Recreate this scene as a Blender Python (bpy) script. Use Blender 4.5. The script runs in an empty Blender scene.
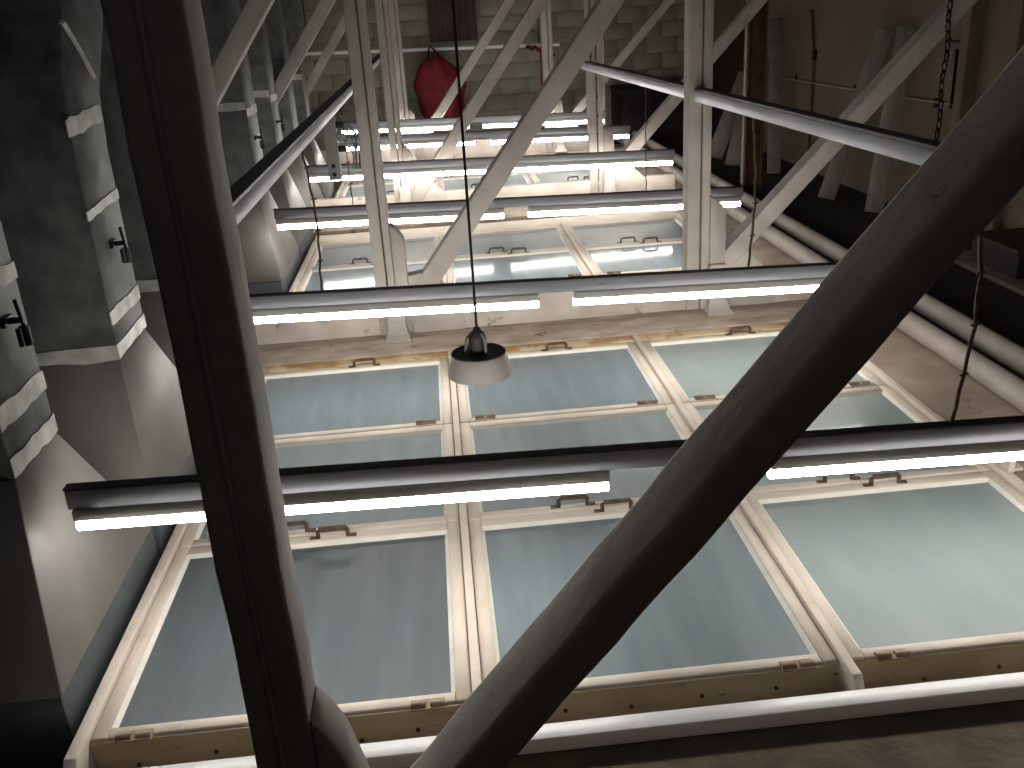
import bpy, bmesh, math, random
from mathutils import Vector, Matrix
random.seed(7)
D = bpy.data
SC = bpy.context.scene
COL = SC.collection

# ------------------------------------------------------------------ camera, light, exposure
cam_data = D.cameras.new('camera')
cam = D.objects.new('camera', cam_data)
COL.objects.link(cam)
SC.camera = cam
YAW, PITCH, ROLL, FPX = 0.063633, 0.381376, -0.063285, 940.86
cam_data.sensor_fit = 'HORIZONTAL'
cam_data.sensor_width = 36.0
cam_data.lens = 36.0 * FPX / 1024.0
cam_data.clip_start = 0.02
fw = Vector((math.sin(YAW) * math.cos(PITCH), math.cos(YAW) * math.cos(PITCH), -math.sin(PITCH)))
rt = Vector((math.cos(YAW), -math.sin(YAW), 0))
up = rt.cross(fw)
rr = math.cos(ROLL) * rt + math.sin(ROLL) * up
uu = math.cos(ROLL) * up - math.sin(ROLL) * rt
M = Matrix(((rr.x, uu.x, -fw.x, 0), (rr.y, uu.y, -fw.y, 0), (rr.z, uu.z, -fw.z, 1.7), (0, 0, 0, 1)))
cam.matrix_world = M

SC.view_settings.view_transform = 'Standard'
SC.view_settings.look = 'None'
SC.view_settings.gamma = 1.0
SC.view_settings.use_curve_mapping = False
SC.view_settings.exposure = 0.0
TUBE_STRENGTH = 34.0          # the tubes of the strip lights are the only lamps

world = D.worlds.new('world')
SC.world = world
world.use_nodes = True
world.node_tree.nodes['Background'].inputs[0].default_value = (1.0, 0.97, 0.92, 1)
world.node_tree.nodes['Background'].inputs[1].default_value = 0.10  # dim fill light, entering by the added roof opening


# ------------------------------------------------------------------ materials
def lin(c):
    return tuple(((v / 255.0) / 12.92 if v / 255.0 <= 0.04045 else ((v / 255.0 + 0.055) / 1.055) ** 2.4) for v in c) + (1,)


def mat(name, c1, c2=None, rough=0.7, scale=6.0, stretch=(1, 1, 1), bump=0.15, bscale=40.0, metal=0.0,
        spots=None, spot_amt=0.62, spot_scale=9.0, spec=0.35, trans=0.0, coat=0.0, detail=6.0):
    m = D.materials.new(name)
    m.use_nodes = True
    nt = m.node_tree
    b = nt.nodes['Principled BSDF']
    b.inputs['Roughness'].default_value = rough
    b.inputs['Metallic'].default_value = metal
    b.inputs['Specular IOR Level'].default_value = spec
    if trans:
        b.inputs['Transmission Weight'].default_value = trans
    if coat:
        b.inputs['Coat Weight'].default_value = coat
        b.inputs['Coat Roughness'].default_value = 0.08
    tc = nt.nodes.new('ShaderNodeTexCoord')
    mp = nt.nodes.new('ShaderNodeMapping')
    mp.inputs['Scale'].default_value = stretch
    nt.links.new(tc.outputs['Object'], mp.inputs['Vector'])
    n = nt.nodes.new('ShaderNodeTexNoise')
    n.inputs['Scale'].default_value = scale
    n.inputs['Detail'].default_value = detail
    nt.links.new(mp.outputs[0], n.inputs['Vector'])
    r = nt.nodes.new('ShaderNodeValToRGB')
    r.color_ramp.elements[0].position = 0.35
    r.color_ramp.elements[1].position = 0.68
    r.color_ramp.elements[0].color = lin(c1)
    r.color_ramp.elements[1].color = lin(c2 or c1)
    nt.links.new(n.outputs['Fac'], r.inputs[0])
    out = r.outputs[0]
    if spots:
        n2 = nt.nodes.new('ShaderNodeTexNoise')
        n2.inputs['Scale'].default_value = spot_scale
        n2.inputs['Detail'].default_value = 8.0
        n2.inputs['Roughness'].default_value = 0.65
        nt.links.new(mp.outputs[0], n2.inputs['Vector'])
        r2 = nt.nodes.new('ShaderNodeValToRGB')
        r2.color_ramp.elements[0].position = spot_amt
        r2.color_ramp.elements[1].position = spot_amt + 0.08
        nt.links.new(n2.outputs['Fac'], r2.inputs[0])
        mx = nt.nodes.new('ShaderNodeMix')
        mx.data_type = 'RGBA'
        nt.links.new(r2.outputs[0], mx.inputs[0])
        nt.links.new(out, mx.inputs[6])
        mx.inputs[7].default_value = lin(spots)
        out = mx.outputs[2]
    nt.links.new(out, b.inputs['Base Color'])
    if bump:
        n3 = nt.nodes.new('ShaderNodeTexNoise')
        n3.inputs['Scale'].default_value = bscale
        n3.inputs['Detail'].default_value = 4.0
        nt.links.new(mp.outputs[0], n3.inputs['Vector'])
        bp = nt.nodes.new('ShaderNodeBump')
        bp.inputs['Strength'].default_value = bump
        bp.inputs['Distance'].default_value = 0.01
        nt.links.new(n3.outputs['Fac'], bp.inputs['Height'])
        nt.links.new(bp.outputs[0], b.inputs['Normal'])
    return m


def emit(name, col, s):
    m = D.materials.new(name)
    m.use_nodes = True
    b = m.node_tree.nodes['Principled BSDF']
    b.inputs['Base Color'].default_value = (0.8, 0.8, 0.8, 1)
    b.inputs['Emission Color'].default_value = col
    b.inputs['Emission Strength'].default_value = s
    return m


MT = {}
MT['truss'] = mat('old_white_paint_timber', (160, 152, 145), (184, 177, 170), 0.75, 4, (1, 1, 1), 0.35, 30, spots=(112, 100, 88), spot_amt=0.66, spot_scale=14)
MT['chord'] = mat('dusty_white_chord', (172, 160, 150), (196, 186, 178), 0.8, 5, bump=0.3, spots=(105, 92, 82), spot_amt=0.62, spot_scale=8)
MT['dust'] = mat('dusty_brown_ledge', (142, 127, 114), (174, 161, 149), 0.9, 5, (1, 3, 1), 0.4, 30, spots=(96, 80, 66), spot_amt=0.6, spot_scale=7)
MT['rust_line'] = mat('rust_stained_wood', (196, 168, 124), (216, 200, 172), 0.8, 5, (1, 1, 1), 0.2, spots=(172, 138, 92), spot_amt=0.46, spot_scale=6)
MT['sash'] = mat('cream_sash_paint', (198, 186, 171), (215, 205, 193), 0.62, 5, bump=0.12, bscale=60, spots=(150, 126, 98), spot_amt=0.68, spot_scale=20)
MT['curb'] = mat('dirty_cream_curb', (176, 160, 128), (200, 187, 158), 0.75, 4, (1, 2, 2), 0.25, spots=(110, 92, 66), spot_amt=0.64, spot_scale=15)
MT['bead'] = mat('white_putty', (216, 212, 203), (232, 229, 222), 0.6, 12, bump=0.2)
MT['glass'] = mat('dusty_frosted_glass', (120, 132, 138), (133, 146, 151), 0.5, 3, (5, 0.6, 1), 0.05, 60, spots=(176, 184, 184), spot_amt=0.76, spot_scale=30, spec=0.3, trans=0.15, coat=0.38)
MT['glass_l'] = mat('shaded_frosted_glass', (86, 94, 100), (98, 107, 112), 0.5, 3, (5, 0.6, 1), 0.05, 60, spots=(150, 156, 158), spot_amt=0.76, spot_scale=30, spec=0.5, trans=0.15, coat=0.5)  # near-left pane: its dimmer light is put into the darker colour
MT['glass_r'] = mat('lightened_dusty_frosted_glass', (142, 156, 154), (156, 168, 166), 0.5, 2, (3, 0.8, 1), 0.05, 60, spots=(176, 184, 182), spot_amt=0.78, spot_scale=30, spec=0.5, trans=0.15, coat=0.45)  # right-hand panes: brighter reflected light is put into the paler colour
MT['iron'] = mat('rusted_iron', (70, 54, 42), (104, 86, 70), 0.65, 30, bump=0.3, metal=0.3)
MT['hinge'] = mat('painted_hinge', (128, 110, 90), (168, 150, 128), 0.6, 30, bump=0.2)
MT['trunk'] = mat('grey_steel_trunking', (158, 160, 167), (174, 176, 183), 0.5, 3, (1, 8, 8), 0.03, metal=0.2)
MT['lip'] = mat('dark_trunking_lip', (34, 34, 36), (46, 46, 48), 0.5, 4, bump=0)
MT['batten'] = mat('white_batten_housing', (196, 195, 190), (206, 205, 200), 0.45, 3, bump=0)
MT['cap'] = mat('grey_plastic_cap', (120, 120, 120), (132, 132, 132), 0.5, bump=0)
MT['tube'] = emit('lit_tube', (1.0, 0.965, 0.90, 1), TUBE_STRENGTH)
MT['rail'] = mat('galvanised_rail', (226, 226, 234), (238, 238, 246), 0.4, 5, (1, 1, 1), 0.05, metal=0.15)
MT['duct'] = mat('grey_duct_lagging', (112, 109, 105), (128, 125, 121), 0.56, 4, bump=0.08, spec=0.5, bscale=25, spots=(150, 147, 142), spot_amt=0.76, spot_scale=28)
MT['skirt'] = mat('blue_grey_sheet_metal', (70, 76, 78), (84, 90, 92), 0.5, 4, bump=0.05)
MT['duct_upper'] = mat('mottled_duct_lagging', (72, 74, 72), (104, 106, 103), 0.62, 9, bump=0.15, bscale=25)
MT['tape'] = mat('pale_duct_tape', (176, 175, 171), (216, 215, 210), 0.5, 14, bump=0.3, bscale=30)
MT['hardware'] = mat('black_steel_hardware', (26, 25, 24), (48, 44, 40), 0.45, 20, bump=0.1, metal=0.5)
MT['wall'] = mat('beige_plaster_wall', (100, 89, 75), (114, 103, 88), 0.9, 1.4, bump=0.25, bscale=14, spots=(88, 78, 66), spot_amt=0.66, spot_scale=3)
MT['block'] = mat('concrete_block', (132, 127, 115), (152, 147, 134), 0.92, 4, bump=0.35, bscale=30)
MT['mortar'] = mat('mortar', (130, 126, 115), (142, 137, 126), 0.95, 8, bump=0.3)
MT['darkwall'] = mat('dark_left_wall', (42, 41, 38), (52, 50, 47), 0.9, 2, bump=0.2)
MT['roof'] = mat('roof_boarding', (66, 60, 54), (82, 76, 70), 0.9, 2, (1, 8, 1), 0.2)
MT['floor_dark'] = mat('dark_dusty_floor', (34, 30, 25), (48, 42, 36), 0.95, 2.5, bump=0.4, bscale=18)
MT['plaster'] = mat('rough_brown_plaster', (92, 80, 68), (124, 110, 96), 0.95, 6, bump=0.9, bscale=18, spots=(172, 160, 146), spot_amt=0.7, spot_scale=9)
MT['slope'] = mat('dusty_pink_plaster', (150, 134, 120), (178, 163, 150), 0.92, 4, bump=0.4, bscale=18, spots=(104, 88, 72), spot_amt=0.62, spot_scale=7)
MT['pipe'] = mat('pale_painted_pipe', (168, 158, 148), (190, 181, 172), 0.6, 4, bump=0.1)
MT['conduit'] = mat('white_plastic', (228, 223, 227), (236, 232, 236), 0.3, 3, bump=0.0, spec=0.7)
MT['red'] = mat('red_fabric', (84, 8, 15), (124, 16, 27), 0.7, 8, bump=0.4, bscale=14)
MT['curtain'] = mat('brown_drape', (70, 52, 50), (88, 66, 62), 0.9, 5, bump=0.3)
MT['board'] = mat('dark_brown_board', (40, 26, 22), (58, 40, 32), 0.75, 3, (1, 1, 6), 0.15)
MT['plank'] = mat('grey_white_plank', (122, 114, 108), (142, 134, 128), 0.8, 3, (6, 6, 1), 0.15)
MT['rustcol'] = mat('rusty_brown_steel', (70, 46, 35), (90, 61, 47), 0.75, 10, bump=0.3, spots=(60, 36, 26), spot_amt=0.6)
MT['box'] = mat('grey_enamel_box', (140, 138, 134), (154, 152, 148), 0.5, 4, bump=0.05)
MT['lamp_shade'] = mat('grey_white_enamel', (150, 143, 137), (166, 160, 154), 0.45, 6, bump=0.05)
MT['lamp_dark'] = mat('dark_lamp_metal', (62, 56, 50), (86, 78, 70), 0.5, 20, bump=0.1, metal=0.5)
MT['black'] = mat('black_rubber', (16, 15, 14), (24, 22, 20), 0.6, bump=0)
MT['void'] = mat('dark_slot', (26, 26, 27), (34, 34, 35), 0.9, bump=0.2)
MT['dark_box'] = mat('near_black_box', (26, 22, 20), (36, 31, 28), 0.8, bump=0.2)
MT['tarp'] = mat('grey_dust_sheet', (92, 90, 84), (112, 109, 102), 0.9, 4, bump=0.5, bscale=10)


# ------------------------------------------------------------------ mesh helpers
class MB:
    def __init__(s):
        s.v, s.f, s.sm = [], [], []

    def add(s, vs, fs, smooth=False):
        o = len(s.v)
        s.v += [tuple(v) for v in vs]
        for f in fs:
            s.f.append([i + o for i in f])
            s.sm.append(smooth)
        return s

    def box(s, x0, x1, y0, y1, z0, z1):
        vs = [(x, y, z) for z in (z0, z1) for y in (y0, y1) for x in (x0, x1)]
        return s.add(vs, [(0, 2, 3, 1), (4, 5, 7, 6), (0, 1, 5, 4), (1, 3, 7, 5), (3, 2, 6, 7), (2, 0, 4, 6)])

    def prism_y(s, pts, y0, y1):      # outline in X-Z (counter-clockwise seen from -Y), extruded along Y
        n = len(pts)
        vs = [(x, y0, z) for x, z in pts] + [(x, y1, z) for x, z in pts]
        fs = [list(range(n)), list(range(2 * n - 1, n - 1, -1))]
        fs += [(i, i + n, (i + 1) % n + n, (i + 1) % n) for i in range(n)]
        return s.add(vs, fs)

    def prism_x(s, pts, x0, x1):      # outline in Y-Z, extruded along X
        n = len(pts)
        vs = [(x0, y, z) for y, z in pts] + [(x1, y, z) for y, z in pts]
        fs = [list(range(n - 1, -1, -1)), list(range(n, 2 * n))]
        fs += [(i, (i + 1) % n, (i + 1) % n + n, i + n) for i in range(n)]
        return s.add(vs, fs)

    def tube(s, pts, r, n=8, caps=True):
        pts = [Vector(p) for p in pts]
        rings = []
        ref = Vector((0, 0, 1))
        for i, p in enumerate(pts):
            a = (pts[min(i + 1, len(pts) - 1)] - pts[max(i - 1, 0)]).normalized()
            q = ref if abs(a.dot(ref)) < 0.95 else Vector((1, 0, 0))
            u = a.cross(q).normalized()
            w = a.cross(u).normalized()
            rings.append([p + r * (math.cos(2 * math.pi * k / n) * u + math.sin(2 * math.pi * k / n) * w) for k in range(n)])
        vs = [v for R in rings for v in R]
        fs = []
        for i in range(len(rings) - 1):
            for k in range(n):
                fs.append((i * n + k, i * n + (k + 1) % n, (i + 1) * n + (k + 1) % n, (i + 1) * n + k))
        s.add(vs, fs, True)
        if caps:
            s.add(rings[0], [list(range(n - 1, -1, -1))])
            s.add(rings[-1], [list(range(n))])
        return s

    def lathe(s, prof, cx, cy, n=28):
        vs, fs = [], []
        for r, z in prof:
            vs += [(cx + r * math.cos(2 * math.pi * k / n), cy + r * math.sin(2 * math.pi * k / n), z) for k in range(n)]
        for i in range(len(prof) - 1):
            for k in range(n):
                fs.append((i * n + k, i * n + (k + 1) % n, (i + 1) * n + (k + 1) % n, (i + 1) * n + k))
        return s.add(vs, fs, True)

    def beam(s, p0, p1, w, y0, y1):   # rectangular stick in the X-Z plane between p0 and p1 (x, z), from y0 to y1
        a = Vector((p1[0] - p0[0], p1[1] - p0[1])).normalized()
        n = Vector((-a.y, a.x)) * w / 2
        q = [(p0[0] - n.x, p0[1] - n.y), (p0[0] + n.x, p0[1] + n.y), (p1[0] + n.x, p1[1] + n.y), (p1[0] - n.x, p1[1] - n.y)]
        return s.prism_y(q[::-1], y0, y1)

    def link(s, x, z, cx, cy, cz, ang, r=0.004):
        pts = []
        for k in range(9):
            t = 2 * math.pi * k / 8
            lx, lz = x * math.cos(t), z * math.sin(t)
            pts.append((cx + lx * math.cos(ang), cy + lx * math.sin(ang), cz + lz))
        return s.tube(pts, r, 5, False)

    def mesh(s, name, bevel=0.0, seg=2):
        me = D.meshes.new(name)
        me.from_pydata(s.v, [], s.f)
        me.polygons.foreach_set('use_smooth', s.sm)
        bm = bmesh.new()
        bm.from_mesh(me)
        bmesh.ops.recalc_face_normals(bm, faces=bm.faces[:])
        if bevel:
            bmesh.ops.bevel(bm, geom=bm.edges[:], offset=bevel, segments=seg, profile=0.6, affect='EDGES', clamp_overlap=True)
            for f in bm.faces:
                f.smooth = True
        bm.to_mesh(me)
        bm.free()
        return me

    def build(s, name, m, parent=None, bevel=0.0, seg=2, kind=None):
        me = s.mesh(name, bevel, seg)
        me.materials.append(m)
        return put(name, me, parent, kind)


def put(name, me, parent=None, kind=None, loc=(0, 0, 0)):
    o = D.objects.new(name, me)
    COL.objects.link(o)
    o.location = loc
    if parent:
        o.parent = parent
    if kind:
        o['kind'] = kind
    return o


def tag(o, label, cat, group=None):
    o['label'] = label
    o['category'] = cat
    if group:
        o['group'] = group
    return o


def thing(name, label, cat, loc=(0, 0, 0), group=None):
    o = D.objects.new(name, None)
    o.empty_display_size = 0.1
    COL.objects.link(o)
    o.location = loc
    return tag(o, label, cat, group)


def hewn(me, amp, cut, seed=0):
    """cut a beam mesh along its long edges and roughen it like hand-worked timber"""
    rnd = random.Random(seed)
    bm = bmesh.new()
    bm.from_mesh(me)
    es = [e for e in bm.edges if e.calc_length() > 0.5]
    bmesh.ops.subdivide_edges(bm, edges=es, cuts=cut, use_grid_fill=True)
    ph = [rnd.uniform(0, 6.28) for _ in range(9)]
    for v in bm.verts:
        c = v.co
        t = c.z * 9 + c.x * 4
        v.co.x += amp * (math.sin(t * 1.3 + ph[0]) + 0.6 * math.sin(t * 3.1 + ph[1]) + 0.5 * math.sin(c.y * 60 + t * 2.2 + ph[2]))
        v.co.y += amp * (math.sin(t * 1.1 + ph[3]) + 0.6 * math.sin(t * 2.7 + ph[4]))
        v.co.z += amp * 0.7 * math.sin(t * 1.9 + ph[5])
    bm.to_mesh(me)
    bm.free()


# ------------------------------------------------------------------ room shell
XL, XR, YB, YF, ZR = -2.7, 3.7, 13.2, -1.6, 3.3
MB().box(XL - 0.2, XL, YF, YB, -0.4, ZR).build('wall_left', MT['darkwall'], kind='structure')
MB().box(XR, XR + 0.2, YF, YB, -0.4, ZR).build('wall_right', MT['wall'], kind='structure')
wb = MB().box(XL - 0.2, XR + 0.2, YB, YB + 0.2, -0.4, ZR).build('wall_back', MT['mortar'], kind='structure')
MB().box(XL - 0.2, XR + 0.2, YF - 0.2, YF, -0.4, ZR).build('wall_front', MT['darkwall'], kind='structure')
# unseen roof; its long opening is added to let dim fill light in
OX0, OX1, OY0, OY1 = -1.6, 2.6, -1.2, 12.6
rf = MB()
rf.box(XL - 0.2, OX0, YF - 0.2, YB + 0.2, ZR, ZR + 0.15)
rf.box(OX1, XR + 0.2, YF - 0.2, YB + 0.2, ZR, ZR + 0.15)
rf.box(OX0, OX1, YF - 0.2, OY0, ZR, ZR + 0.15)
rf.box(OX0, OX1, OY1, YB + 0.2, ZR, ZR + 0.15)
ce = rf.build('ceiling', MT['roof'], kind='structure')
gb = MB().box(OX0, OX1, -0.03, 0.03, 0, 0.08).mesh('fill_opening_bar')
gb.materials.append(MT['roof'])
for i in range(13):
    put('fill_opening_bar', gb, ce, loc=(0, OY0 + 0.6 + i * 1.05, ZR + 0.03))
bme = MB().box(-0.197, 0.197, -0.012, 0.004, -0.096, 0.096).mesh('block', 0.004, 1)
bme.materials.append(MT['block'])
for r in range(9):
    off = 0.2 if r % 2 else 0.0
    for c in range(17):
        x = XL + 0.0 + off + c * 0.403
        if x > XR - 0.15 or x < XL + 0.1:
            continue
        o = put('block', bme, wb, loc=(x, YB - 0.001 - random.uniform(0, 0.004), 0.1 + r * 0.2))

fl = MB()
fl.box(XL, XR, YF, 1.88, -0.2, -0.028)
fl.build('floor', MT['plaster'], kind='structure')
MB().box(2.42, XR, 1.88, YB, -0.2, 0.0).build('floor_side', MT['floor_dark'], kind='structure')
MB().box(XL, -1.08, 1.88, YB, -0.3, -0.13).build('floor_slot', MT['duct'], kind='structure')
MB().box(-1.08, 2.12, 1.88, 2.0, -0.2, -0.13).build('floor_gutter', MT['plaster'], kind='structure')
MB().box(-1.05, 2.12, 11.9, YB, -0.2, 0.0).build('floor_end', MT['floor_dark'], kind='structure')
# dusty plaster margin beside the laylight, running under the pipes
sl = MB()
sl.prism_y([(1.995, -0.2), (2.42, -0.2), (2.42, -0.002), (2.3, 0.004), (1.995, -0.012)], 1.9, 12.0)
sl.build('trim_1', MT['slope'], kind='structure')

# ------------------------------------------------------------------ laylight: bars, curbs and sashes
COLX = [-1.045, -0.015, 0.985, 1.975]
BAYS = [  # rows of (y0, y1, handle end) ; handle end +1 = far rail
    [(2.02, 2.965, 1), (2.975, 3.825, -1), (3.835, 4.69, 1)],
    [(5.25, 6.03, -1), (6.04, 6.85, 1), (6.86, 7.60, -1)],
    [(8.86, 9.66, 1), (9.67, 10.42, -1), (10.43, 11.1, 1)],
]
tn = 2
for bi, rows in enumerate(BAYS):
    ya, yb = rows[0][0] - 0.02, rows[-1][1] + 0.02
    for ci, x in enumerate(COLX):
        w = 0.028 if 0 < ci < 3 else 0.034
        b = MB()
        yn = ya - (0.10 if bi == 0 else 0.03)
        b.prism_x([(yn, -0.10), (yn + 0.03, -0.11), (yb + 0.06, -0.11), (yb + 0.06, 0.016), (yn + 0.035, 0.016), (yn, -0.035)], x - w / 2, x + w / 2)
        b.build('trim_%d' % tn, MT['sash'], bevel=0.004, kind='structure')
        tn += 1
    c = MB()
    c.box(COLX[0] + 0.02, COLX[3] - 0.02, ya + 0.012, ya + 0.019, -0.128, -0.010)
    c.box(COLX[0] + 0.02, COLX[3] - 0.02, ya + 0.02, ya + 0.06, -0.128, -0.05)
    for i in range(2):
        yy = rows[i][1] + 0.005
        c.box(COLX[0] + 0.02, COLX[3] - 0.02, yy - 0.03, yy + 0.03, -0.12, -0.05)
    c.box(COLX[0] + 0.02, COLX[3] - 0.02, yb - 0.06, yb, -0.12, -0.05)
    c.build('trim_%d' % tn, MT['curb'], bevel=0.003, kind='structure')
    tn += 1
# nail heads along the near curb
nl = MB()
for i in range(16):
    x = -0.9 + i * 0.19 + random.uniform(-0.05, 0.05)
    z = random.choice((-0.075, -0.09, -0.065))
    nl.tube([(x, 2.014, z), (x, 2.007, z)], 0.006, 6)
nl.build('trim_%d' % tn, MT['iron'], kind='structure')
tn += 1
# rust stained far curb of the nearest bay and dusty ledge before the second truss
MB().box(-1.07, 2.0, 4.712, 4.80, -0.12, -0.004).build('trim_%d' % tn, MT['rust_line'], bevel=0.004, kind='structure')
tn += 1
MB().prism_x([(4.80, -0.2), (5.22, -0.2), (5.22, 0.045), (4.93, 0.045), (4.80, 0.004)], -1.2, 2.1).build('trim_%d' % tn, MT['dust'], bevel=0.01, kind='structure')
tn += 1
MB().box(-1.07, 2.0, 7.63, 8.0, -0.2, -0.01).build('trim_%d' % tn, MT['sash'], bevel=0.006, kind='structure')
tn += 1
MB().box(-1.2, 2.1, 8.02, 8.84, -0.2, 0.02).build('trim_%d' % tn, MT['dust'], bevel=0.006, kind='structure')
tn += 1
MB().box(-1.2, 2.1, 11.13, 11.9, -0.2, 0.02).build('trim_%d' % tn, MT['dust'], bevel=0.006, kind='structure')
tn += 1

_cache = {}


def cached(key, fn, m):
    if key not in _cache:
        me = fn()
        me.materials.append(m)
        _cache[key] = me
    return _cache[key]


def sash(xa, xb, y0, y1, hend, label, group, glass, hx, hy):
    w, l = round(xb - xa, 4), round(y1 - y0, 4)
    root = thing('laylight_sash', label, 'skylight panel', (xa, y0, 0), group)
    sw, rn, rb_, z0, z1 = 0.042, 0.038, 0.05, -0.047, 0.0
    k = (w, l)
    put('stile', cached(k + ('s',), lambda: MB().box(0, sw, 0, l, z0, z1).mesh('stile', 0.003, 1), MT['sash']), root)
    put('stile', _cache[k + ('s',)], root, loc=(w - sw, 0, 0))
    put('rail', cached(k + ('r',), lambda: MB().box(sw + 0.001, w - sw - 0.001, 0, rn, z0, z1 - 0.001).mesh('rail', 0.003, 1), MT['sash']), root)
    put('rail', cached(k + ('r2',), lambda: MB().box(sw + 0.001, w - sw - 0.001, l - rb_, l, z0, z1 - 0.001).mesh('rail', 0.003, 1), MT['sash']), root)
    put('glass_pane', cached(k + ('g', glass), lambda: MB().box(sw - 0.008, w - sw + 0.008, rn - 0.008, l - rb_ + 0.008, -0.022, -0.016).mesh('glass_pane'), MT[glass]), root)

    def bead():
        b = MB()
        a0, a1, c0, c1 = sw, w - sw, rn, l - rb_
        t = 0.012
        out = [(a0, c0), (a1, c0), (a1, c1), (a0, c1)]
        inn = [(a0 + t, c0 + t), (a1 - t, c0 + t), (a1 - t, c1 - t), (a0 + t, c1 - t)]
        vs = [(x, y, -0.004) for x, y in out] + [(x, y, -0.0155) for x, y in inn] + [(x, y, -0.0155) for x, y in out]
        fs = []
        for i in range(4):
            j = (i + 1) % 4
            fs += [(i, j, 4 + j, 4 + i), (4 + i, 4 + j, 8 + j, 8 + i), (8 + i, 8 + j, j, i)]
        return b.add(vs, fs).mesh('glazing_bead')
    put('glazing_bead', cached(k + ('b',), bead, MT['bead']), root)

    def handle():
        h = MB()
        h.tube([(-0.052, 0, 0.002), (-0.052, 0, 0.028), (-0.046, 0, 0.035), (0.046, 0, 0.035), (0.052, 0, 0.028), (0.052, 0, 0.002)], 0.0078, 6)
        h.box(-0.082, -0.046, -0.009, 0.009, 0.0, 0.004)
        h.box(0.046, 0.082, -0.009, 0.009, 0.0, 0.004)
        return h.mesh('handle')

    def hinge():
        h = MB()
        h.box(-0.045, 0.045, -0.022, 0.016, -0.001, 0.004)
        h.tube([(-0.045, -0.006, 0.004), (-0.006, -0.006, 0.004)], 0.011, 8)
        h.tube([(0.006, -0.006, 0.004), (0.045, -0.006, 0.004)], 0.011, 8)
        return h.mesh('hinge')
    yh, yg = (l - 0.028, hy) if hend > 0 else (0.02, hy)
    hd = put('handle', cached('handle', handle, MT['iron']), root, loc=(hx, yh, 0))
    hd['label'] = 'rusted iron pull handle'
    for q in ((0.115, w - 0.115) if hend > 0 else ()):
        hg = put('hinge', cached('hinge', hinge, MT['hinge']), root, loc=(q, yg, 0.0))
    return root


rowname = ['nearest row', 'row under the nearest strip light', 'row before the dusty ledge']
row2 = ['row behind the second strip light', 'row before the third strip light', 'row under the third strip light']
row3 = ['row behind the fourth strip light', 'row under the fifth strip light', 'last row before the far truss']
colname = ['left, on the duct side', 'in the middle', 'right, on the pipe side']
for bi, rows in enumerate(BAYS):
    for ri, (y0, y1, he) in enumerate(rows):
        for ci in range(3):
            hl = 0.017 if 0 < ci else 0.02
            hr = 0.017 if ci < 2 else 0.02
            xa, xb = COLX[ci] + hl, COLX[ci + 1] - hr
            nm = (rowname, row2, row3)[bi][ri]
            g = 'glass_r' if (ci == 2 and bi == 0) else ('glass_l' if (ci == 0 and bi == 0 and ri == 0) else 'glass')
            hx = (xb - xa) * 0.5 + (0.06 if he > 0 else -0.10)
            if bi == 0 and ri == 0:
                hx = (xb - xa) * 0.5 + 0.05
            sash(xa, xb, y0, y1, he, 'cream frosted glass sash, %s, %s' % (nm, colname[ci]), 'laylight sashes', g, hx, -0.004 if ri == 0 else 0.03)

# white conduit in front of the laylight, on clips
t = thing('cable_conduit', 'long white plastic cable conduit across the floor before the laylight', 'conduit', (0, 1.85, -0.028))
MB().box(-1.15, 2.7, -0.028, 0.026, 0.004, 0.048).build('conduit_cover', MT['conduit'], t, bevel=0.004)
for x in (-0.8, 0.2, 1.2, 2.2):
    MB().box(x - 0.02, x + 0.02, -0.02, 0.02, 0.0, 0.004).build('clip', MT['lip'], t)

# bracket at the right-hand curb
t = thing('curb_bracket', 'small cream bracket standing on the right edge of the laylight', 'bracket', (1.985, 2.93, 0.016))
MB().prism_y([(-0.012, 0), (0.012, 0), (0.012, 0.055), (-0.012, 0.07)], -0.03, 0.03).build('plate', MT['sash'], t, bevel=0.003)
MB().box(0.012, 0.05, -0.02, 0.02, 0.0, 0.012).build('foot', MT['sash'], t)


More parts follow.
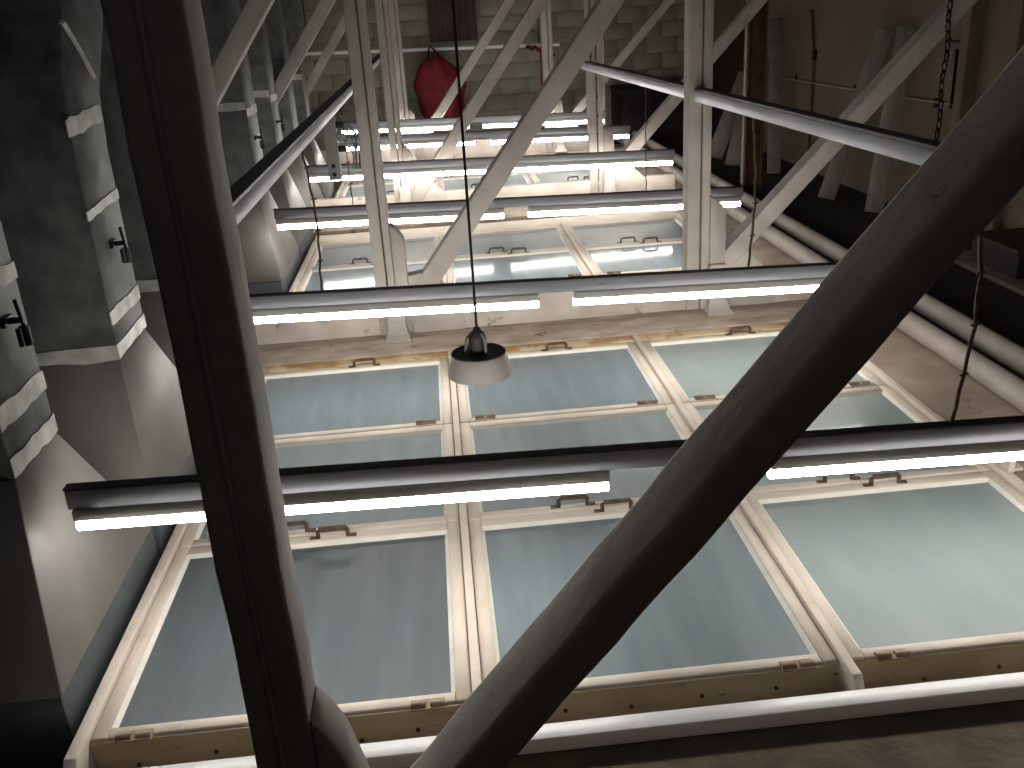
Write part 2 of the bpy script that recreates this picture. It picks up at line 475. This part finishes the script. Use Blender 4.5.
# ------------------------------------------------------------------ trusses
def truss(y0, y1, name_label, near=False):
    t = thing('roof_truss', name_label, 'truss', (0, y0, 0), 'white roof trusses')
    d = y1 - y0
    w0 = -0.028 if near else 0.02
    lx0, lx1 = (-0.40, -0.297) if near else (-0.392, -0.285)
    px = [('post', lx0, lx1), ('post', 1.335, 1.46)]
    for i, (n, a, b) in enumerate(px):
        m = MB()
        if near:      # two boards side by side with a groove
            mid = a + 0.047
            MB().tube([(mid, 0.007, w0 + 0.1), (mid, 0.007, 2.9)], 0.0065, 8).build('seam_bead', MT['truss'], t)
            for (q0, q1, fy) in ((a, mid - 0.0005, 0.006), (mid + 0.0005, b, 0.0)):
                mm = MB().box(q0, q1, fy, d, w0, 2.9)
                m.add(mm.v, mm.f)
        else:
            mid = (a + b) / 2 + 0.012
            m.box(a, mid - 0.003, 0.01, d, w0, 2.9)
            m.box(mid + 0.003, b, 0.0, d - 0.005, w0, 2.9)
        me = m.mesh('post', 0.009 if near else 0.008, 2)
        if near:
            hewn(me, 0.0012, 40, 3)
        me.materials.append(MT['truss'])
        put('post', me, t)
    if near:
        blocks = [[(-0.296, w0), (-0.213, w0), (-0.221, 0.39), (-0.249, 0.515), (-0.272, 0.565), (-0.296, 0.60)]]
    else:
        blocks = [[(-0.284, 0.05), (-0.215, 0.05), (-0.212, 0.57), (-0.25, 0.63), (-0.284, 0.655)],
                  [(1.461, 0.05), (1.555, 0.05), (1.552, 0.60), (1.50, 0.66), (1.461, 0.68)]]
    for q in blocks:
        me = MB().prism_y(q, 0.004, d - 0.004).mesh('foot_block', 0.006, 1)
        me.materials.append(MT['truss'])
        put('foot_block', me, t)
    if near:
        me = MB().beam((0.038 - 0.6415 * 0.72, 0.521 - 0.767 * 0.72), (0.038 + 0.6415 * 2.4, 0.521 + 0.767 * 2.4), 0.078, 0, d + 0.035).mesh('diagonal', 0.014, 2)
        hewn(me, 0.0016, 44, 5)
        me.materials.append(MT['truss'])
        put('diagonal', me, t)
        MB().box(-1.9, 3.6, -0.02, d + 0.02, -0.028, 0.07).build('bottom_chord', MT['chord'], t, bevel=0.01)
        return t
    MB().beam((-0.133 - 0.607 * 0.35, 0.287 - 0.795 * 0.35), (-0.133 + 0.607 * 2.7, 0.287 + 0.795 * 2.7), 0.106, 0.006, d - 0.006).build('diagonal', MT['truss'], t, bevel=0.008)
    MB().beam((1.42, 0.165), (4.1 if False else 3.6, 2.44), 0.095, 0.006, d - 0.006).build('diagonal', MT['truss'], t, bevel=0.008)
    MB().beam((-2.0, 0.18), (-0.335, 2.40), 0.10, 0.006, d - 0.006).build('diagonal', MT['truss'], t, bevel=0.008)
    # heel saddles between post block and diagonal, pegs to the ledge
    for a in (-0.212, 1.556):
        MB().prism_y([(a, 0.03), (a + 0.30, 0.03), (a + 0.27, 0.22), (a + 0.10, 0.385), (a, 0.37)], 0.012, d - 0.012).build('heel_saddle', MT['truss'], t, bevel=0.006)
    MB().box(-2.05, 2.1, 0.02, d, 0.0, 0.23).build('bottom_chord', MT['chord'], t, bevel=0.008)
    for x in (-0.295, 1.50):
        f = MB()
        n = 4
        prof = [(0.075, -0.005), (0.06, 0.02), (0.05, 0.06), (0.047, 0.2), (0.047, 0.26)]
        vs, fs = [], []
        for h, z in prof:
            vs += [(x - h, -0.035 - (h - 0.047) * 3.2, z + 0.045), (x + h, -0.035 - (h - 0.047) * 3.2, z + 0.045), (x + h, 0.018, z + 0.045), (x - h, 0.018, z + 0.045)]
        for i in range(len(prof) - 1):
            for k in range(4):
                fs.append((i * 4 + k, i * 4 + (k + 1) % 4, i * 4 + 4 + (k + 1) % 4, i * 4 + 4 + k))
        fs.append((16, 17, 18, 19))
        fs.append((3, 2, 1, 0))
        f.add(vs, fs).build('post_foot', MT['truss'], t, bevel=0.004)
    return t


truss(1.29, 1.40, 'nearest roof truss, dark in front, its post and thick diagonal crossing the foreground', True)
truss(5.0, 5.12, 'second white timber roof truss, standing on the dusty ledge behind the pendant lamp')
truss(8.28, 8.40, 'third white timber roof truss, between the fourth strip light and the fifth')
truss(11.55, 11.67, 'farthest white timber roof truss, behind the last strip light')


# ------------------------------------------------------------------ strip lights on suspended trunking
def strip_light(y, gap0, gap1, xr, label, tilt=0.026, zc=0.41):
    xc = 0.42
    t = thing('strip_light', label, 'light', (xc, y, zc), 'strip lights over the laylight')
    t.rotation_euler = (0, tilt, 0)
    a, b = -1.085 - xc, xr + 0.012 - xc
    MB().box(a, b, -0.018, 0.018, 0.0525, 0.112).build('trunking', MT['trunk'], t, bevel=0.003, seg=1)
    MB().box(a - 0.002, b + 0.002, -0.0185, 0.0185, 0.1125, 0.1165).build('trunking_lip', MT['lip'], t)
    for i, (p, q) in enumerate(((-1.075 - xc, gap0 - xc), (gap1 - xc, xr - xc))):
        MB().box(p, q, -0.026, 0.026, 0.0195, 0.052).build('batten_housing', MT['batten'], t, bevel=0.003, seg=1)
        m = MB()
        m.tube([(p + 0.002, 0, 0), (q - 0.002, 0, 0)], 0.019, 12)
        tb = m.build('tube', MT['tube'], t)
        tb['label'] = 'glowing white tube'
    return t


LY = [2.375, 4.18, 6.22, 8.09, 9.95, 11.41]
LLAB = ['nearest strip light, running behind the thick foreground diagonal',
        'second strip light from the front, behind the pendant lamp',
        'third strip light from the front, with a light gap by the slanted white beam',
        'fourth strip light, just in front of the third truss',
        'fifth strip light, in the far bay behind the third truss',
        'farthest strip light, by the last truss and the red bag']
for i, y in enumerate(LY):
    if i == 0:
        strip_light(y, 0.41, 0.88, 2.38, LLAB[0], 0.022)
    else:
        strip_light(y, 0.415, 0.575, 2.02, LLAB[i])


# support rails above, and the hangers to the lights
def yrail(p0, p1, label, back):
    t = thing('support_rail', label, 'rail', p0, 'support rails of the strip lights')
    d = Vector(p1) - Vector(p0)
    L = d.length
    t.rotation_euler = (math.atan2(d.z, math.hypot(d.x, d.y)), 0, math.atan2(-d.x, d.y))
    MB().box(-0.027, 0.027, 0, L, -0.058, -0.004).build('channel', MT['rail'], t, bevel=0.002, seg=1)
    MB().box(-0.029, 0.029, 0, L, -0.003, 0.008).build('top_flange', MT['lip'], t)  # near-black colour carries the shade of the rail's unlit top
    return t


RL0, RL1 = (-0.585, 2.35, 1.245), (-0.565, 12.4, 1.25)
RR0, RR1 = (1.475, 2.35, 1.245), (1.295, 8.18, 1.235)
yrail(RL0, RL1, 'left steel support rail running back over the laylight beside the ducts', 1)
yrail(RR0, RR1, 'right pale steel support rail running back towards the third truss', 1)


def hanger(x, y, ztop, zbot, label, bow=0.0, chain=False, grp='hangers of the strip lights'):
    m = MB()
    if chain:
        n = int((ztop - zbot) / 0.027)
        for i in range(n):
            m.link(0.008, 0.018, x + 0.003 * math.sin(i * 0.9), y, zbot + 0.02 + i * 0.027, 0.3 if i % 2 else 1.7, 0.003)
        nm = 'hanging_chain'
    else:
        pts = []
        for i in range(15):
            u = i / 14.0
            pts.append((x + bow * math.sin(u * math.pi) ** 1.3 + 0.003 * math.sin(i * 2.3), y + 0.003 * math.cos(i * 1.7), zbot + (ztop - zbot) * u))
        m.tube(pts, 0.0055 if bow else 0.0035, 6)
        for i in range(3, 14, 3):
            m.tube([(pts[i][0] - 0.012, y, pts[i][2]), (pts[i][0] + 0.012, y, pts[i][2] + 0.004)], 0.004, 5)
        nm = 'hanging_cable'
    return tag(m.build(nm, MT['iron'] if not chain else MT['hardware']), label, 'chain' if chain else 'cable', grp)


ordn = ['nearest', 'second', 'third', 'fourth', 'fifth', 'farthest']
for i, y in enumerate(LY):
    for s, x in (('left', -0.57), ('right', 1.395)):
        zb = 0.41 + 0.1185 - (x - 0.42) * 0.025
        if s == 'right' and y > 8.15:
            continue
        zt = 1.196
        bow = 0.03 if (i == 0 and s == 'right') else (0.02 if i == 1 else 0.0)
        yy = y
        xr = x
        if s == 'right':
            k = (y - RR0[1]) / (RR1[1] - RR0[1])
            xr = RR0[0] + (RR1[0] - RR0[0]) * k
            xr = max(min(xr, x + 0.05), x - 0.05)
        hanger(x if s == 'left' else x * 0.5 + xr * 0.5, yy, zt, zb, 'dark hanger from the %s rail to the %s strip light' % (s, ordn[i]), bow)
hanger(1.468, 2.72, 3.28, 1.257, 'dark chain holding the near end of the right support rail', chain=True, grp='chains of the support rails')
hanger(-0.584, 2.42, 3.28, 1.257, 'dark chain holding the near end of the left support rail', chain=True, grp='chains of the support rails')
hanger(1.30, 7.9, 3.28, 1.25, 'dark chain holding the far end of the right support rail', chain=True, grp='chains of the support rails')
hanger(-0.57, 9.0, 3.28, 1.262, 'dark chain holding the far end of the left support rail', chain=True, grp='chains of the support rails')

# socket box with plugs below the left rail
t = thing('socket_box', 'narrow grey socket box with plugs hanging below the left rail', 'socket', (-0.60, 5.75, 0.80))
MB().box(-0.045, 0.03, -0.03, 0.03, 0.0, 0.375).build('casing', MT['box'], t, bevel=0.004)
MB().box(-0.012, 0.012, -0.01, 0.01, 0.372, 0.383).build('hanger_strap', MT['hardware'], t)
for z in (0.035, 0.085):
    MB().tube([(-0.01, -0.031, z), (-0.01, -0.034, z)], 0.013, 10).build('socket_hole', MT['black'], t)
for i, z in enumerate((0.16, 0.23, 0.30)):
    MB().box(0.031, 0.075, -0.02, 0.02, z, z + 0.035).build('plug', MT['box' if i % 2 else 'hardware'], t, bevel=0.004)
cb = MB()
for i, z in enumerate((0.178, 0.248, 0.318)):
    cb.tube([(0.076, 0, z), (0.10, 0, z + 0.005), (0.115 + 0.012 * i, 0.01, z - 0.06), (0.10 + 0.02 * i, 0.02, 0.05), (0.12 + 0.02 * i, 0.02, 0.2 + 0.05 * i), (0.06, 0.0, 0.37)], 0.005, 6)
cb.build('cable_loop', MT['cap'], t)

# pendant lamp
PX, PY = 0.09, 3.2
t = thing('pendant_lamp', 'grey enamel pendant lamp hanging on a thin black cord over the laylight', 'lamp', (PX, PY, 0.446))
MB().tube([(0.012, 0, 2.86), (0.006, 0, 1.6), (0.0, 0, 0.19)], 0.0055, 6).build('cord', MT['black'], t)
MB().lathe([(0.116, 0.02), (0.1145, 0.03), (0.106, 0.078), (0.102, 0.100), (0.097, 0.106), (0.0955, 0.098), (0.102, 0.074), (0.112, 0.03), (0.1155, 0.02)], 0, 0, 36).build('shade', MT['lamp_shade'], t)
MB().lathe([(0.0965, 0.101), (0.09, 0.098), (0.05, 0.104), (0.0, 0.106)], 0, 0, 32).build('top_plate', MT['lamp_dark'], t)
MB().lathe([(0.0, 0.20), (0.012, 0.198), (0.016, 0.185), (0.028, 0.178), (0.033, 0.16), (0.034, 0.13), (0.03, 0.106)], 0, 0, 20).build('lamp_holder', MT['lamp_dark'], t)
for k in range(3):
    a = math.radians(-90 + 120 * k + 35)
    ca, sa = math.cos(a), math.sin(a)
    MB().tube([(0.026 * ca, 0.026 * sa, 0.178), (0.04 * ca, 0.04 * sa, 0.16), (0.046 * ca, 0.046 * sa, 0.104)], 0.006, 6).build('cage_arm', MT['cap'], t)

# ------------------------------------------------------------------ air ducts at the left
XD, XDB = -1.2, -1.95


def duct(side, label, tapes, fitting=None, mark=None, front=None, fl=0.29):
    """side: outline in Y-Z of the face towards the laylight"""
    t = thing('air_duct', label, 'duct', (0, 0, 0), 'lagged air ducts')
    up_ = side
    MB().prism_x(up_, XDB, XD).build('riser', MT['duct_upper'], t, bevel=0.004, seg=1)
    y0, y1 = up_[0][0], up_[1][0]
    m = MB()
    vs = [(XDB, y0, 0.6), (XD, y0, 0.6), (XD, y1, 0.6), (XDB, y1, 0.6)]
    q = [(XDB - 0.1, y0 - fl), (XD + 0.11, y0 - fl), (XD + 0.11, y1 + fl), (XDB - 0.1, y1 + fl)]
    vs += [(x, y, 0.1) for x, y in q]
    fs = [(0, 1, 2, 3), (7, 6, 5, 4)]
    fs += [(k, 4 + k, 4 + (k + 1) % 4, (k + 1) % 4) for k in range(4)]
    MB().box(XDB - 0.098, XD + 0.105, y0 - fl + 0.004, y1 + fl - 0.004, -0.13, 0.099).build('skirt', MT['skirt'], t, bevel=0.003, seg=1)
    m.add(vs, fs).build('hood', MT['duct'], t, bevel=0.004, seg=1)
    ya, yb = up_[0][0], up_[1][0]
    for (z, h, dz) in tapes:
        m = MB()
        # a strip on the lit side, sagging from near to far by dz, with a torn outline
        n = 9
        top, bot = [], []
        for i in range(n):
            u = i / (n - 1)
            y = ya - 0.003 + (yb - ya + 0.006) * u
            top.append((y, z + h / 2 + dz * (u - 0.5) + random.uniform(-0.005, 0.005)))
            bot.append((y, z - h / 2 + dz * (u - 0.5) + random.uniform(-0.005, 0.005)))
        m.prism_x(bot + top[::-1], XD - 0.001, XD + 0.004)
        m.build('tape_band', MT['tape'], t)
    if front:
        z, h = front
        m = MB()
        n = 8
        top = [(XDB + (XD - XDB) * i / (n - 1), z + h / 2 + random.uniform(-0.006, 0.006)) for i in range(n)]
        bot = [(XDB + (XD - XDB) * i / (n - 1), z - h / 2 + random.uniform(-0.006, 0.006)) for i in range(n)]
        m.prism_y(bot + top[::-1], ya - 0.005, ya + 0.001)
        m.build('tape_band', MT['tape'], t)
    if fitting:
        y, z = fitting
        m = MB()
        m.box(XD, XD + 0.012, y - 0.03, y + 0.03, z - 0.012, z + 0.012)
        m.tube([(XD + 0.01, y, z), (XD + 0.05, y, z)], 0.009, 8)
        m.tube([(XD + 0.045, y - 0.012, z + 0.06), (XD + 0.045, y, z), (XD + 0.045, y + 0.008, z - 0.03)], 0.006, 6)
        m.tube([(XD + 0.04, y + 0.012, z - 0.02), (XD + 0.04, y + 0.012, z - 0.075)], 0.014, 8)
        m.tube([(XD + 0.035, y - 0.014, z - 0.02), (XD + 0.035, y - 0.014, z - 0.07)], 0.008, 8)
        m.build('damper_lever', MT['hardware'], t)
    if mark:
        (y0, z0), (y1, z1) = mark
        MB().tube([(XD + 0.001, y0, z0), (XD + 0.001, (y0 + y1) / 2 + 0.01, (z0 + z1) / 2), (XD + 0.001, y1, z1)], 0.012, 5).build('tape_seam', MT['tape'], t)
    return t


def straight(y0, y1, zt=2.4):
    return [(y0, 0.6), (y1, 0.6), (y1, zt), (y0, zt)]


d1 = straight(2.36, 2.672)
duct(d1, 'nearest grey lagged air duct, cut by the left edge of the picture', [(1.11, 0.05, -0.02), (0.77, 0.06, 0.0), (0.63, 0.055, 0.0)], (2.54, 0.99))
up2 = [(3.30, 0.6), (3.65, 0.6), (3.655, 1.3), (3.70, 1.5), (3.92, 1.75), (3.96, 2.4), (3.56, 2.4), (3.50, 1.78), (3.36, 1.58), (3.32, 1.35)]
duct(up2, 'second grey lagged air duct, with dark lever, left of the near post', [(1.42, 0.06, 0.02), (1.13, 0.035, 0.02), (0.755, 0.055, 0.0), (0.635, 0.05, 0.01)], (3.48, 0.985), ((3.47, 1.74), (3.66, 1.55)), (0.625, 0.055))
duct(straight(4.24, 4.58), 'third grey air duct, mostly hidden behind the near post', [(0.75, 0.05, 0)], None, None, (0.63, 0.055))
duct(straight(6.45, 6.82), 'first far grey air duct, beside the third strip light', [(0.75, 0.05, 0), (1.16, 0.05, 0)], (6.62, 0.98), None, (1.2, 0.05))
duct(straight(7.46, 7.80), 'second far grey air duct, beside the fourth strip light', [(0.75, 0.05, 0), (1.16, 0.05, 0)], (7.62, 0.98), None, (1.2, 0.05))
duct(straight(8.46, 8.80), 'third far grey air duct, behind the socket box', [(0.75, 0.05, 0)], None, None, (1.2, 0.05))
duct(straight(9.46, 9.80), 'farthest grey air duct, at the dark far left corner', [(0.75, 0.05, 0)], None, None, (1.2, 0.05))

# ------------------------------------------------------------------ right-hand side
for i, (x, r, lab) in enumerate(((2.365, 0.056, 'pale painted pipe along the floor, the one next to the laylight'),
                                 (2.585, 0.056, 'pale painted pipe along the dark floor, the outer of the pair'))):
    p = thing('floor_pipe', lab, 'pipe', (x, 1.6, 0.0), 'pipes beside the laylight')
    MB().tube([(0, 0.3, r), (0, 10.9, r)], r, 16).build('pipe_run', MT['pipe'], p)

c = thing('steel_column', 'rusty brown steel column between second and third truss on the right', 'column', (2.84, 8.46, 0.0))
MB().box(-0.075, 0.075, -0.006, 0.006, 0, 3.28).build('web_plate', MT['rustcol'], c, bevel=0.002, seg=1)
m = MB()
for a in (-0.075, 0.075):
    m.box(a - 0.008, a + 0.008, -0.06, 0.06, 0, 3.28)
m.build('flange', MT['rustcol'], c)
MB().tube([(-0.10, -0.05, 0.0), (-0.10, -0.05, 3.2)], 0.010, 8).build('white_cord', MT['pipe'], c)
bl = MB()
for i in range(16):
    bl.tube([(0.03, -0.007, 0.2 + i * 0.18), (0.03, -0.015, 0.2 + i * 0.18)], 0.014, 8)
bl.build('bolt_heads', MT['rustcol'], c)


def plank(p0, p1, w, label, m='plank', th=0.022):
    """a board leaning from floor point p0 to wall point p1; its width runs along Y"""
    a, b = Vector(p0), Vector(p1)
    ax = (b - a).normalized()
    wy = Vector((1, -0.45, 0))
    wy = (wy - ax * wy.dot(ax)).normalized()
    nn = ax.cross(wy).normalized()
    vs = []
    for q in (a, b):
        for s1 in (-1, 1):
            for s2 in (-1, 1):
                vs.append(q + wy * s1 * w / 2 + nn * s2 * th / 2)
    fs = [(0, 1, 3, 2), (4, 6, 7, 5), (0, 4, 5, 1), (1, 5, 7, 3), (3, 7, 6, 2), (2, 6, 4, 0)]
    return tag(MB().add(vs, fs).build('wooden_plank', MT[m], bevel=0.003, seg=1), label, 'plank', 'planks leaning on the right wall')


plank((3.29, 7.82, 0.012), (3.60, 7.62, 1.36), 0.14, 'grey white plank leaning on the right wall, behind the slanted truss strut')
plank((3.42, 7.18, 0.012), (3.60, 7.27, 1.38), 0.14, 'grey white plank leaning on the right wall, nearest of the row')
plank((3.30, 9.15, 0.012), (3.60, 10.1, 1.42), 0.13, 'long grey plank on the right wall, just right of the rusty column')
plank((3.10, 9.75, 0.012), (3.50, 10.3, 0.95), 0.22, 'short pale board on the right wall, seen left of the rusty column', th=0.03)
plank((3.05, 10.35, 0.012), (3.52, 10.75, 0.85), 0.18, 'short pale board on the right wall, farthest of the row', th=0.03)

b = MB().prism_x([(11.1, 0.0), (12.9, 0.0), (12.9, 1.0), (12.1, 1.22), (11.2, 1.47), (11.1, 1.44)], 3.655, 3.69)
tag(b.build('wall_panel', MT['board'], bevel=0.004, seg=1), 'large dark brown panel with slanted top against the right wall', 'panel')
ch = thing('dark_opening_box', 'dark low box standing for a dark opening in the right far corner', 'dark_box', (2.98, 12.75, 0.0))  # dark box put in place of a dark opening
MB().box(-0.55, 0.55, -0.4, 0.4, 0.0, 0.56).build('box_body', MT['dark_box'], ch, bevel=0.01)
MB().box(-0.56, 0.56, -0.41, 0.41, 0.562, 0.62).build('lid', MT['dark_box'], ch, bevel=0.01)

# thin pipework on the right wall
wp = thing('wall_pipe', 'thin brown pipe running along the right wall above the planks', 'pipe', (3.68, 6.4, 0.85))
MB().tube([(0, 0, 0.02), (0, 1.6, 0.0), (0, 4.4, -0.02)], 0.009, 8).build('pipe_run', MT['hinge'], wp)
for y in (0.5, 1.9, 3.3):
    MB().box(-0.005, 0.015, y - 0.012, y + 0.012, -0.025, 0.04).build('pipe_clip', MT['hardware'], wp)
vp = thing('drop_pipe', 'thin dark pipe dropping down the right wall between the planks', 'pipe', (3.68, 9.25, 0.0))
MB().tube([(0, 0.12, 1.5), (0, 0.05, 1.25), (0, 0.0, 1.12), (0, 0.0, 0.0)], 0.013, 8).build('pipe_run', MT['iron'], vp)
MB().box(-0.02, 0.015, -0.03, 0.03, 1.05, 1.14).build('pipe_clip', MT['hardware'], vp)
dp = thing('wall_frame', 'pale upright frame post with an iron hook on the right wall', 'frame', (3.66, 6.45, 0.0))
MB().box(-0.06, 0.04, -0.05, 0.05, 0.0, 3.2).build('upright', MT['wall'], dp, bevel=0.005)
MB().box(-0.02, 0.04, -0.55, -0.45, 0.0, 3.2).build('upright', MT['wall'], dp, bevel=0.005)
MB().tube([(-0.02, 0.05, 1.29), (-0.02, 0.24, 1.29), (-0.02, 0.26, 1.31)], 0.012, 8).build('hook', MT['hardware'], dp)
MB().box(0.0, 0.03, 0.2, 0.24, 0.84, 1.24).build('slat', MT['hardware'], dp)
bx = thing('storage_box', 'dark open box on a dusty board by the right wall', 'box', (3.45, 5.35, 0.0))
MB().box(-0.2, 0.22, -0.5, 0.45, 0.0, 0.03).build('base_board', MT['plaster'], bx, bevel=0.004)
MB().box(-0.12, 0.2, -0.25, 0.25, 0.031, 0.18).build('carton', MT['dark_box'], bx, bevel=0.006)
MB().box(-0.14, 0.21, -0.26, 0.26, 0.181, 0.21).build('lid', MT['board'], bx, bevel=0.004)

# ------------------------------------------------------------------ far end
bp_ = thing('white_pole', 'white horizontal pole across the far end below the roof', 'pole', (0, 12.9, 0.0))
MB().tube([(-1.6, 0, 1.29), (1.72, 0, 1.20)], 0.022, 10).build('pole', MT['conduit'], bp_)
for x in (-1.5, 1.45):
    MB().tube([(x, 0, 1.22), (x, 0.0, 3.28)], 0.008, 6).build('hanger_rod', MT['hardware'], bp_)
rp = MB()
pts = []
for i in range(24):
    u = i / 23.0
    pts.append((1.28 + 0.36 * u, 12.835 + 0.015 * math.sin(i * 1.9), 1.185 - 0.1 * u * u + 0.02 * math.sin(i * 1.1)))
rp.tube(pts, 0.02, 6)
rp.tube([(1.46, 12.835, 1.16), (1.47, 12.835, 0.95), (1.46, 12.835, 0.72)], 0.018, 6)
tag(rp.build('red_rope', MT['red']), 'short red rope tied at the right end of the white pole', 'rope')

# red bag hanging at the back, softly crumpled
rnd = random.Random(11)
rb = MB()
N, R = 26, 14
vs, fs = [], []
for j in range(R + 1):
    v = j / R
    z = 0.36 + 0.80 * v
    hw = 0.31 * (math.sin(math.pi * min(1, 0.16 + 0.75 * v)) ** 0.6) * (1.0 if v < 0.85 else 1 - (v - 0.85) * 2.2)
    for k in range(N):
        a = 2 * math.pi * k / N
        w = 1 + 0.10 * math.sin(5 * a + 3 * v) + 0.06 * math.sin(9 * a - 7 * v) + 0.05 * math.sin(13 * v + 2 * a)
        vs.append((0.08 + 0.06 * (1 - v) + hw * w * math.cos(a), 12.72 + 0.14 * w * math.sin(a), z))
for j in range(R):
    for k in range(N):
        fs.append((j * N + k, j * N + (k + 1) % N, (j + 1) * N + (k + 1) % N, (j + 1) * N + k))
fs.append(list(range(N - 1, -1, -1)))
fs.append([R * N + k for k in range(N)])
rb.add(vs, fs, True)
bag = thing('red_bag', 'crumpled red bag hanging from the white pole at the far end', 'bag', (0, 0, 0))
rb.build('bag_body', MT['red'], bag)
MB().tube([(0.00, 12.74, 1.14), (0.02, 12.84, 1.24), (0.04, 12.86, 1.285), (0.09, 12.84, 1.24), (0.15, 12.74, 1.14)], 0.012, 6).build('bag_strap', MT['red'], bag)

# brown drape hanging behind it
dr = MB()
vs, fs = [], []
n = 40
for i in range(n):
    u = i / (n - 1)
    x = 0.05 + 0.62 * u
    y = 13.05 + 0.03 * math.sin(u * 32) + 0.012 * math.sin(u * 71)
    vs += [(x, y, 1.32), (x, y, 3.2), (x, y + 0.012, 1.32), (x, y + 0.012, 3.2)]
for i in range(n - 1):
    o = i * 4
    fs += [(o, o + 4, o + 5, o + 1), (o + 2, o + 3, o + 7, o + 6), (o, o + 2, o + 6, o + 4), (o + 1, o + 5, o + 7, o + 3)]
fs += [(0, 1, 3, 2), (4 * n - 4, 4 * n - 2, 4 * n - 1, 4 * n - 3)]
dr.add(vs, fs, True)
tag(dr.build('brown_drape', MT['curtain']), 'dull reddish brown drape hanging on the back wall above the red bag', 'drape')
vpp = thing('far_pipe', 'thin white upright pipe at the far right, beside the dark opening box', 'pipe', (2.07, 11.72, 0.0))
MB().tube([(0, 0, 0.0), (0, 0, 3.25)], 0.033, 10).build('pipe_run', MT['pipe'], vpp)
MB().tube([(0, 0, 0.0), (0, 0, 0.03)], 0.07, 12).build('base_plate', MT['pipe'], vpp)
